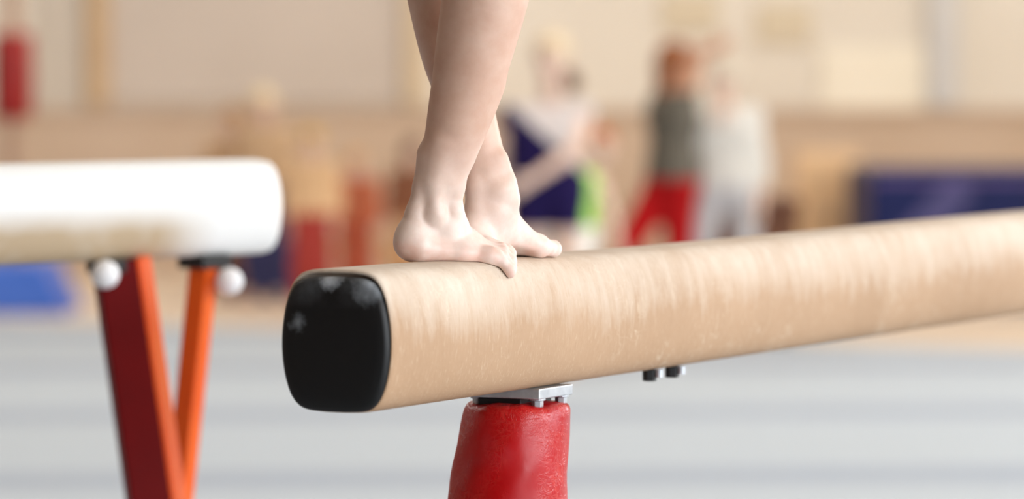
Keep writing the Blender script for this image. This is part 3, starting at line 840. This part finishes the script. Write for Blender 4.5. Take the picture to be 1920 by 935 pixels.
def build_hall():
    # sprung floor: pale wood everywhere, a blue-grey carpet laid on it in front
    wood = mat('pale_wood_floor', lin(226, 200, 170), 0.5); t = NT(wood); v = t.obj()
    br = t.add('ShaderNodeTexBrick'); br.inputs['Scale'].default_value = 1.0; br.inputs['Brick Width'].default_value = 2.2; br.inputs['Row Height'].default_value = .12
    br.inputs['Mortar Size'].default_value = .004
    br.inputs['Color1'].default_value = lin(232, 214, 192); br.inputs['Color2'].default_value = lin(224, 204, 180); br.inputs['Mortar'].default_value = lin(150, 120, 90)
    t.link(v, br.inputs['Vector']); t.link(br.outputs['Color'], t.b.inputs['Base Color'])
    bm = bmesh.new(); add_box(bm, ((XL + XR) / 2, (YF + YB) / 2, -.05), (XR - XL, YB - YF, .1)); struct('floor', bm, wood)
    # carpet of rolled strips: lighter and darker lengths
    cp = mat('blue_grey_carpet', lin(200, 207, 212), 0.9, spec=0.1); t = NT(cp)
    v = t.obj((1, 1, 1), (0, 0, math.radians(-4)))
    sp = t.add('ShaderNodeSeparateXYZ'); t.link(v, sp.inputs[0])
    n = t.noise(t.obj((.35, 2.0, 1)), 1.0, 3)
    y = t.math('ADD', sp.outputs['Y'], t.math('MULTIPLY', n, .25))
    w = t.math('FRACT', t.math('DIVIDE', y, 2.9))
    band = t.ramp(w, [(0.0, (0, 0, 0)), (0.02, (1, 1, 1)), (0.20, (1, 1, 1)), (0.24, (0, 0, 0))])
    band.node.color_ramp.interpolation = 'LINEAR'
    c = t.mix(band, lin(184, 194, 204), lin(160, 170, 186))
    c = t.mix(t.math('MULTIPLY', t.noise(t.obj((.6, .6, 1)), 1.2, 4), .35), c, lin(186, 192, 192))
    t.link(c, t.b.inputs['Base Color']); t.bump(t.noise(t.obj(), 500, 2), .3, .002)
    a = W(0, 600, 1).z; 
    def floorpt(px, py):
        s, cc = math.sin(PITCH), math.cos(PITCH); b = (467.5 - py) / F
        k = CAMZ / -(-s + b * cc); return ((px - 960) / F * k, (cc + b * s) * k)
    x0, y0 = floorpt(0, 603); x1, y1 = floorpt(1900, 657)
    sl = (y1 - y0) / (x1 - x0)
    bm = bmesh.new(); vs = []
    for z in (0.0, FL):
        for x, y_ in ((XL + .1, YF + .1), (XR - .1, YF + .1), (XR - .1, y0 + sl * (XR - .1 - x0)), (XL + .1, y0 + sl * (XL + .1 - x0))):
            vs.append(bm.verts.new((x, y_, z)))
    bm.faces.new(vs[:4][::-1]); bm.faces.new(vs[4:])
    for i in range(4): bm.faces.new((vs[i], vs[(i + 1) % 4], vs[4 + (i + 1) % 4], vs[4 + i]))
    tag(bm_obj('gym_carpet', bm, cp), 'pale blue-grey gym carpet of banded strips covering the hall floor', 'carpet')

    paint = noisy('cream_wall_paint', lin(232, 224, 210), lin(226, 217, 202), .8, .8)
    warm = noisy('light_wood_wainscot', lin(204, 182, 160), lin(196, 172, 148), 1.2, .6, stretch=(1, 1, .3))
    bm = bmesh.new(); add_box(bm, ((XL + XR) / 2, YB + .1, ZC / 2), (XR - XL + .4, .2, ZC)); struct('wall_back', bm, paint)
    bm = bmesh.new(); add_box(bm, ((XL + XR) / 2, YB - .03, .62), (XR - XL, .06, 1.24)); add_box(bm, ((XL + XR) / 2, YB - .045, 1.26), (XR - XL, .09, .05)); struct('trim_1', bm, warm)
    lw = noisy('left_wall_paint', lin(112, 78, 50), lin(100, 68, 42), .8, .7)
    bm = bmesh.new(); add_box(bm, (XL - .1, (YF + YB) / 2, ZC / 2), (.2, YB - YF, ZC)); struct('wall_left', bm, lw)
    bm = bmesh.new(); add_box(bm, ((XL + XR) / 2, (YF + YB) / 2, ZC + .1), (XR - XL + .4, YB - YF + .4, .2)); struct('ceiling', bm, noisy('ceiling_boards', lin(186, 164, 140), lin(176, 154, 130), 1, .8))
    # right wall with a band of tall windows, front wall with two
    def wall_with_windows(name, along, fixed, lo, hi, wins, z0, z1, n0):
        bm = bmesh.new()
        def seg(a, b, za, zb):
            if b - a < 1e-3: return
            c = ((a + b) / 2, fixed, (za + zb) / 2) if along == 'x' else (fixed, (a + b) / 2, (za + zb) / 2)
            s_ = (b - a, .2, zb - za) if along == 'x' else (.2, b - a, zb - za)
            add_box(bm, c, s_)
        seg(lo, hi, 0, z0); seg(lo, hi, z1, ZC); p = lo
        for a, b in wins: seg(p, a, z0, z1); p = b
        seg(p, hi, z0, z1); struct(name, bm, lw if along == 'x' else paint)
        for i, (a, b) in enumerate(wins):
            bm = bmesh.new(); m = (a + b) / 2; fr = .07
            def bar(u0, u1, za, zb, dpt=.1):
                c = ((u0 + u1) / 2, fixed, (za + zb) / 2) if along == 'x' else (fixed, (u0 + u1) / 2, (za + zb) / 2)
                add_box(bm, c, (u1 - u0, dpt, zb - za) if along == 'x' else (dpt, u1 - u0, zb - za))
            bar(a, b, z0, z0 + fr); bar(a, b, z1 - fr, z1); bar(a, a + fr, z0, z1); bar(b - fr, b, z0, z1); bar(m - .03, m + .03, z0, z1)
            bar(a, b, (z0 + z1) / 2 - .025, (z0 + z1) / 2 + .025)
            wobj = struct('window_%d' % (n0 + i), bm, FRAME)
            bm = bmesh.new(); bar(a, b, z0, z1, .012); bm_obj('pane', bm, PANE, wobj)
            l = bpy.data.lights.new('daylight', 'AREA'); l.shape = 'RECTANGLE'; l.size = b - a - .2; l.size_y = z1 - z0 - .2
            l.energy = DAY * l.size * l.size_y; l.color = (0.90, 0.95, 1.0)
            lo_ = bpy.data.objects.new('daylight', l); COL.objects.link(lo_)
            if along == 'x': lo_.location = (m, fixed + .16, (z0 + z1) / 2); lo_.rotation_euler = (math.radians(90), 0, 0); lo_.rotation_euler = Vector((0, 1, 0)).to_track_quat('-Z', 'Y').to_euler()
            else: lo_.location = (fixed - .16, m, (z0 + z1) / 2); lo_.rotation_euler = Vector((-1, 0, 0)).to_track_quat('-Z', 'Y').to_euler()
    global FRAME, PANE
    FRAME = mat('white_window_frame', lin(240, 240, 238), .5)
    PANE = mat('window_glass', lin(235, 242, 250), .05); PANE.node_tree.nodes['Principled BSDF'].inputs['Transmission Weight'].default_value = 1.0
    wall_with_windows('wall_right', 'y', XR + .1, YF, YB, [(-10, -5.5), (-4.5, 0), (1, 5.5), (13, 17.5)], 1.2, 5.6, 1)
    wall_with_windows('wall_front', 'x', YF - .1, XL - .2, XR + .2, [(6.5, 10.6)], 1.2, 5.6, 5)

    # unseen ceiling lamps added to light the hall: long troffers in a grid
    hous = mat('lamp_housing', lin(225, 225, 225), .5)
    dif = bpy.data.materials.new('lamp_diffuser'); dif.use_nodes = True
    bb = dif.node_tree.nodes['Principled BSDF']; bb.inputs['Emission Color'].default_value = (1, .95, .88, 1); bb.inputs['Emission Strength'].default_value = 6
    first = None
    li = bpy.data.lights.new('added_lamp_light', 'AREA'); li.shape = 'RECTANGLE'; li.size = 1.5; li.size_y = .5; li.energy = LAMP; li.color = (1.0, .965, .91)
    for i, x in enumerate((-6, -1, 4, 9)):
        for j, y in enumerate((11, 19, 27)):
            if first is None:
                root = thing('added_ceiling_lamp', (x, y, ZC), 'long white ceiling lamp added to light the hall, one of an unseen grid', 'lamp', group='added ceiling lamps')
                bm = bmesh.new(); add_box(bm, (0, 0, -.05), (1.6, .6, .1)); bm_obj('housing', bm, hous, root, bevel=.01)
                bm = bmesh.new(); add_box(bm, (0, 0, -.107), (1.5, .5, .012)); bm_obj('diffuser', bm, dif, root)
                lo_ = bpy.data.objects.new('added_lamp_light', li); COL.objects.link(lo_); lo_.parent = root; lo_.location = (0, 0, -.13)
                first = root
            else:
                r = copy_tree(first); r.location = (x, y, ZC)
    # things on and against the back wall
    def wall_slab(name, x0, x1, ya, yb, m, label, cat, dep=.05, Y=None, group=None, bev=.01):
        Yw = (YB if Y is None else Y)
        a, b = W(x0, ya, Yw - dep), W(x1, yb, Yw - dep)
        z0, z1 = b.z, a.z
        if YB - Yw < .02 : pass
        bm = bmesh.new(); add_box(bm, ((a.x + b.x) / 2, Yw - dep / 2, (z0 + z1) / 2), (b.x - a.x, dep, z1 - z0))
        return tag(bm_obj(name, bm, m, bevel=bev), label, cat, group)
    def pilaster(name, x0, x1, m):
        a, b = W(x0, 100, YB - .11).x, W(x1, 100, YB - .11).x
        bm = bmesh.new(); add_box(bm, ((a + b) / 2, YB - .055, ZC / 2 + .65), (b - a, .11, ZC - 1.3))
        tag(bm_obj(name, bm, m, bevel=.01), kind='structure')
    scr = noisy('pinkish_grey_panel', lin(206, 194, 182), lin(200, 188, 176), .9, .8)
    wall_slab('wall_board', 204, 756, -230, 192, scr, 'large pinkish-grey board on the back wall above the white beam', 'board', .04)
    col = noisy('tan_column', lin(206, 178, 142), lin(198, 168, 132), 2, .7)
    pil = []
    pilaster('trim_2', 162, 204, col)
    pilaster('trim_3', 757, 800, noisy('light_tan_column', lin(216, 196, 166), lin(210, 190, 160), 2, .7))
    gp = noisy('pale_grey_column', lin(214, 212, 208), lin(204, 202, 200), 2, .6)
    pilaster('trim_4', 1742, 1798, gp)
    lp = noisy('pale_panel', lin(206, 196, 182), lin(200, 190, 176), 2, .8)
    wall_slab('wall_board', 62, 158, -230, 225, lp, 'narrow pale grey board on the back wall beside the red padded post', 'board', .04)
    wb = noisy('cream_panel', lin(246, 238, 220), lin(240, 232, 212), 1, .8)
    wall_slab('wall_board', 1538, 1738, 88, 214, wb, 'wide cream board on the right of the back wall', 'board', .04)
    sb = noisy('beige_notice_board', lin(220, 206, 180), lin(214, 200, 174), 3, .8)
    wall_slab('notice_board', 1240, 1345, -15, 58, sb, 'beige notice board high on the back wall above the red-trousered coach', 'notice board', .04)
    wall_slab('notice_board', 1420, 1520, 8, 80, sb, 'beige notice board on the back wall right of the person in white', 'notice board', .04)
    return floorpt

def build_props():
    # red padded post
    Y = 26.6; x = W(22, 100, Y).x
    root = thing('padded_post', (x, Y, 0), 'tan metal post with a dark red pad at the far left of the back wall', 'post')
    pm = noisy('tan_metal', lin(190, 156, 130), lin(180, 146, 120), 4, .45)
    bm = bmesh.new(); add_tube(bm, (0, 0, .02), (0, 0, 3.4), .055, seg=28); add_lathe(bm, [(.055, 3.4), (.03, 3.43)], 24); bm_obj('post', bm, pm, root, smooth=False)
    bm = bmesh.new(); add_lathe(bm, [(.2, 0), (.2, .015), (.07, .03)], 28); bm_obj('floor_plate', bm, pm, root)
    z1, z0 = W(0, 62, Y).z, W(0, 224, Y).z
    bm = bmesh.new(); add_lathe(bm, [(.06, z0), (.115, z0 + .005), (.134, z0 + .03), (.137, (z0 + z1) / 2), (.134, z1 - .03), (.115, z1 - .005), (.06, z1)], 32)
    bm_obj('pad', bm, noisy('dark_red_vinyl', lin(166, 36, 30), lin(146, 26, 24), 3, .5), root, smooth=True)
    # blue wedge mat
    Y = 25.9; a = W(-260, 0, Y).x; b = W(92, 0, Y).x; c = W(140, 0, Y).x; h = .325
    blue = noisy('bright_blue_vinyl', lin(58, 104, 206), lin(78, 122, 220), 2, .4)
    bm = bmesh.new(); vs = []
    for y in (Y - .45, Y + .45):
        for (x_, z) in ((a, 0), (c, 0), (b, h), (a, h)): vs.append(bm.verts.new((x_, y, z)))
    bm.faces.new(vs[:4]); bm.faces.new(vs[4:][::-1])
    for i in range(4): bm.faces.new((vs[i], vs[4 + i], vs[4 + (i + 1) % 4], vs[(i + 1) % 4]))
    o = bm_obj('wedge_mat', bm, blue, bevel=.02); tag(o, 'bright blue wedge mat on the floor under the white beam', 'mat')
    bm = bmesh.new(); add_box(bm, ((a + b) / 2 - .2, Y - .452, h * .55), (.5, .012, .05)); s_ = bm_obj('handle', bm, mat('pale_webbing', lin(190, 205, 240), .7), o, bevel=.004)
    # navy foam block
    Y = 27.2; a, b = W(424, 0, Y).x, W(560, 0, Y).x
    navy = noisy('navy_vinyl', lin(44, 58, 112), lin(38, 50, 100), 3, .5)
    bm = bmesh.new(); add_box(bm, ((a + b) / 2, Y + .3, .2), (b - a, .6, .40)); o = bm_obj('foam_block', bm, navy, bevel=.06, seg=5)
    tag(o, 'navy foam block on the wooden floor between the two beams', 'foam block')
    bm = bmesh.new(); add_box(bm, ((a + b) / 2, Y - .003, .24), (b - a - .1, .01, .03)); bm_obj('seam', bm, mat('dark_navy_piping', lin(24, 30, 62), .6), o)
    # big navy crash mat on the right
    Y = 26.2; a, b = W(1632, 0, Y).x, W(2400, 0, Y).x; zt = W(0, 320, Y).z
    nv = noisy('deep_blue_vinyl', lin(0, 14, 70), lin(2, 20, 84), 1.4, .5, spec=.25)
    t = NT(nv)
    root = thing('crash_mat_stack', ((a + b) / 2, Y + .9, 0), 'big deep blue crash mat block standing against the right of the back wall', 'crash mat')
    n = 3
    bm = bmesh.new(); add_box(bm, (0, 0, zt / 2), (b - a, 1.8, zt)); mt = bm_obj('mat_cover', bm, nv, root, bevel=.025)
    bm = bmesh.new(); add_box(bm, (0, -.905, zt - .06), (b - a - .06, .012, .03)); bm_obj('piping', bm, mat('purple_piping', lin(96, 78, 140), .6), root)
    bm = bmesh.new()
    add_sweep(bm, (-(b - a) / 2 + .12, -.905, zt - .62), (-(b - a) / 2 + .62, -.905, zt - .08), .2, .01, (1, 0, -.8)); bm_obj('sheen_strip', bm, mat('painted_sheen', lin(64, 62, 116), .6), root)  # paler strip painted in for the diagonal sheen across the mat
    # low white block at the right edge
    Y = 24.6; bm = bmesh.new(); a = W(1862, 0, Y).x; add_box(bm, (a + .6, Y + .2, .12), (1.2, .4, .24))
    # brown vaulting box behind the person in white
    Y = 22.7; a, b = W(1336, 0, Y).x, W(1500, 0, Y).x; zt = W(0, 372, Y).z
    bm.free()
    br = noisy('brown_wood', lin(112, 68, 40), lin(94, 56, 34), 3, .5, stretch=(1, 1, 6))
    root = thing('vaulting_box', ((a + b) / 2, Y + .3, 0), 'brown wooden vaulting box behind the person in white', 'vaulting box')
    w = b - a
    for i in range(3):
        bm = bmesh.new(); z = zt * (.04 + .28 * i); add_box(bm, (0, 0, z + zt * .135), (w, .55, zt * .265)); bm_obj('box_section', bm, br, root, bevel=.012)
    bm = bmesh.new(); add_box(bm, (0, 0, zt * .94), (w + .03, .6, zt * .12)); bm_obj('padded_top', bm, noisy('brown_leather', lin(110, 66, 42), lin(96, 56, 36), 4, .5), root, bevel=.03)
    bm = bmesh.new(); add_box(bm, (0, 0, zt * .02), (w - .06, .4, zt * .04)); bm_obj('base', bm, br, root)
    # pale plywood cabinet
    Y = 28.2; a, b = W(1500, 0, Y).x, W(1612, 0, Y).x; zt = W(0, 285, Y).z
    root = thing('cabinet', ((a + b) / 2, Y + .25, 0), 'pale plywood cabinet by the back wall left of the navy mat block', 'cabinet')
    ply = noisy('pale_plywood', lin(238, 204, 162), lin(230, 194, 150), 3, .6, stretch=(1, 1, 4))
    bm = bmesh.new(); add_box(bm, (0, 0, zt / 2), (b - a, .5, zt)); bm_obj('body', bm, ply, root, bevel=.008)
    for q in (-1, 1):
        bm = bmesh.new(); add_box(bm, (q * (b - a) * .245, -.26, zt / 2), ((b - a) * .47, .02, zt - .1)); d = bm_obj('door', bm, ply, root, bevel=.004)
        bm = bmesh.new(); add_tube(bm, (q * .03, -.285, zt * .5), (q * .03, -.285, zt * .6), .008, seg=10); bm_obj('handle', bm, mat('steel_handle', lin(170, 170, 175), .3, .9), d)
    # stack of rolled brown mats / bench in the left background
    Y = 28.6; a, b = W(395, 0, Y).x, W(760, 0, Y).x
    root = thing('bench', ((a + b) / 2, Y, 0), 'long low wooden bench along the back wall behind the children', 'bench')
    bw = noisy('tan_bench_wood', lin(206, 156, 104), lin(192, 142, 92), 3, .5)
    bm = bmesh.new(); add_box(bm, (0, 0, .34), (b - a, .34, .05)); bm_obj('seat', bm, bw, root, bevel=.01)
    for q in (-.42, 0, .42):
        bm = bmesh.new(); add_box(bm, (q * (b - a), 0, .158), (.06, .3, .314)); bm_obj('leg', bm, bw, root, bevel=.005)

def build_people():
    sk = skin_mat('fair_skin', lin(218, 184, 164), lin(226, 196, 178)); sk2 = skin_mat('tanned_skin', lin(206, 150, 118), lin(214, 160, 128))
    fab = {}
    def fb(r, g, b):
        k = (r, g, b)
        if k not in fab: fab[k] = noisy('fabric_%d' % len(fab), lin(r, g, b), lin(min(255, r * 1.08), min(255, g * 1.08), min(255, b * 1.08)), 9, .85, spec=.2)
        return fab[k]
    T = ('torso',)
    A = ('torso', 'uparm')
    FA = ('torso', 'uparm', 'forearm')
    LG = ('thigh', 'shin')
    def legs_only(Q, J, k): return Q[:, 2] - J['pelvis'].z - .06 * k
    # girl in a navy leotard, one arm across her body
    person('slim girl in a navy and beige leotard, one forearm crossed in front of her waist', 1026, 19.9, 1.80, sk, fb(206, 186, 156), (-.35, -1, 0),
           dict(head=(.02, -.01, 1.50), neck=(.02, .01, 1.32), shl=(-.165, 0, 1.22), shr=(.165, 0, 1.24), chest=(0, 0, 1.13), waist=(-.01, 0, .99), pelvis=(-.01, 0, .87), ell=(-.24, .03, .98), wrl=(-.20, -.06, .78),
                elr=(.15, -.09, 1.08), wrr=(-.07, -.17, .93)), [('leotard_panel', fb(198, 188, 184), T, .013, .77, 1.31, None), ('leotard', fb(26, 14, 64), ('torso', 'thigh'), .017, .70, 1.33, lambda Q, J, k: ((Q[:, 2] - 1.235) + .92 * (Q[:, 0] + .06)) / 1.36)], 'sidebun', z0=FL)
    # leaning child in a lime top
    person('child leaning sideways in a lime green top and white shorts, auburn hair', 1064, 20.6, 1.28, sk, fb(176, 100, 60), (.2, -1, 0),
           dict(head=(.24, -.02, 1.52), neck=(.15, 0, 1.36), chest=(.05, 0, 1.22), waist=(.0, 0, 1.06), shl=(-.09, 0, 1.33), shr=(.21, 0, 1.24), ell=(-.16, -.02, 1.08), elr=(.30, -.03, 1.02), wrl=(-.12, -.12, .92), wrr=(.34, -.1, .84)),
           [('top', fb(170, 226, 104), A, .018, .90, 1.40, lambda Q, J, k: Q[:, 0] - .20 * k), ('shorts', fb(236, 234, 226), ('torso', 'thigh'), .022, .55, .96, None)], 'short', z0=FL)
    # coach
    person('coach with long brown hair, dark grey top and red trousers, one arm raised', 1262, 21.9, 1.70, sk2, fb(140, 84, 50), (.9, -.4, 0),
           dict(shl=(-.05, .10, 1.36), shr=(.05, -.08, 1.36), ell=(-.02, .14, 1.12), wrl=(.06, .10, .95), elr=(.13, -.14, 1.62), wrr=(.20, -.2, 1.64), head=(.02, 0, 1.57), knl=(-.25, -.06, .58), anl=(-.30, .05, .09), knr=(.03, -.02, .5), anr=(.02, -.02, .09), hil=(-.05, .04, .9), hir=(.03, -.04, .9)),
           [('top', fb(98, 92, 82), A, .018, .93, 1.42, None), ('trousers', fb(156, 8, 12), ('torso', 'thigh', 'shin'), .020, .10, .94, None)], 'long', z0=FL)
    # person in white
    person('person in a white shirt and pale grey trousers standing with legs apart beside the coach', 1358, 22.3, 1.60, sk, fb(196, 184, 166), (-1, -.5, 0),
           dict(ell=(-.20, -.06, 1.20), wrl=(-.08, -.16, 1.32), knl=(-.16, -.01, .5), anl=(-.19, .02, .09), knr=(.15, -.01, .5), anr=(.19, .02, .09)),
           [('shirt', fb(206, 202, 194), FA, .016, .94, 1.42, None), ('trousers', fb(182, 180, 180), ('torso', 'thigh', 'shin'), .014, .10, .95, None)], 'short', z0=FL)
    # children in the left background, all on the wooden floor
    def kid(label, px, Y, H, hair, top, bot, skin=sk, style='short', face=(0, -1, 0), J=None, sleeves=FA):
        person(label, px, Y, H, skin, hair, face, J, [('shirt', top, sleeves, .024, .92, 1.42, None), ('trousers', bot, ('torso', 'thigh', 'shin'), .024, .12, .95, None)], style, cell=.010, hs=1.25)
    kid('child with pale blond hair and beige top above the end of the white beam', 494, 26.5, 1.42, fb(222, 202, 164), fb(196, 166, 132), fb(60, 62, 100), face=(.3, -1, 0))
    kid('child with brown hair and tan top partly hidden by the white beam', 436, 27.0, 1.30, fb(168, 130, 88), fb(204, 172, 136), fb(150, 110, 80), face=(-.5, -1, 0))
    kid('child with ochre blond hair, beige top and red trousers between the beams', 584, 25.3, 1.18, fb(192, 156, 92), fb(214, 178, 138), fb(160, 62, 56))
    kid('small child in an orange-red top and trousers near the gymnast', 668, 26.4, 1.02, fb(200, 158, 112), fb(184, 106, 78), fb(176, 90, 68), face=(.5, -1, 0))
    kid('dark-haired child in a brown top just left of the gymnast legs', 776, 25.8, 1.10, fb(84, 52, 38), fb(128, 84, 62), fb(190, 150, 112), style='long', face=(.4, -1, 0))

# ------------------------------------------------------------------ assemble
DAY = 30.0; LAMP = 92.0
build_hall(); build_props()
build_near_beam(); build_far_beam()
build_gymnast(); build_people()

w = bpy.data.worlds.new('sky'); C.world = w; w.use_nodes = True
w.node_tree.nodes['Background'].inputs['Color'].default_value = (.75, .86, 1, 1)
w.node_tree.nodes['Background'].inputs['Strength'].default_value = 1.0

cam = bpy.data.cameras.new('camera'); co = bpy.data.objects.new('camera', cam); COL.objects.link(co)
cam.sensor_width = 36.0; cam.lens = F / 1920 * 36.0
co.location = (0, 0, CAMZ); co.rotation_euler = (math.pi / 2 - PITCH, 0, 0)
cam.dof.use_dof = True; cam.dof.focus_distance = 4.74
cam.dof.aperture_fstop = cam.lens / 1000 / 0.046
cam.clip_end = 200; cam.clip_start = .1
C.camera = co
vs = C.view_settings
vs.view_transform = 'Standard'; vs.look = 'None'; vs.gamma = 1.0; vs.use_curve_mapping = False
vs.exposure = 0.32
C.cycles.use_denoising = True
C.cycles.max_bounces = 6; C.cycles.diffuse_bounces = 4
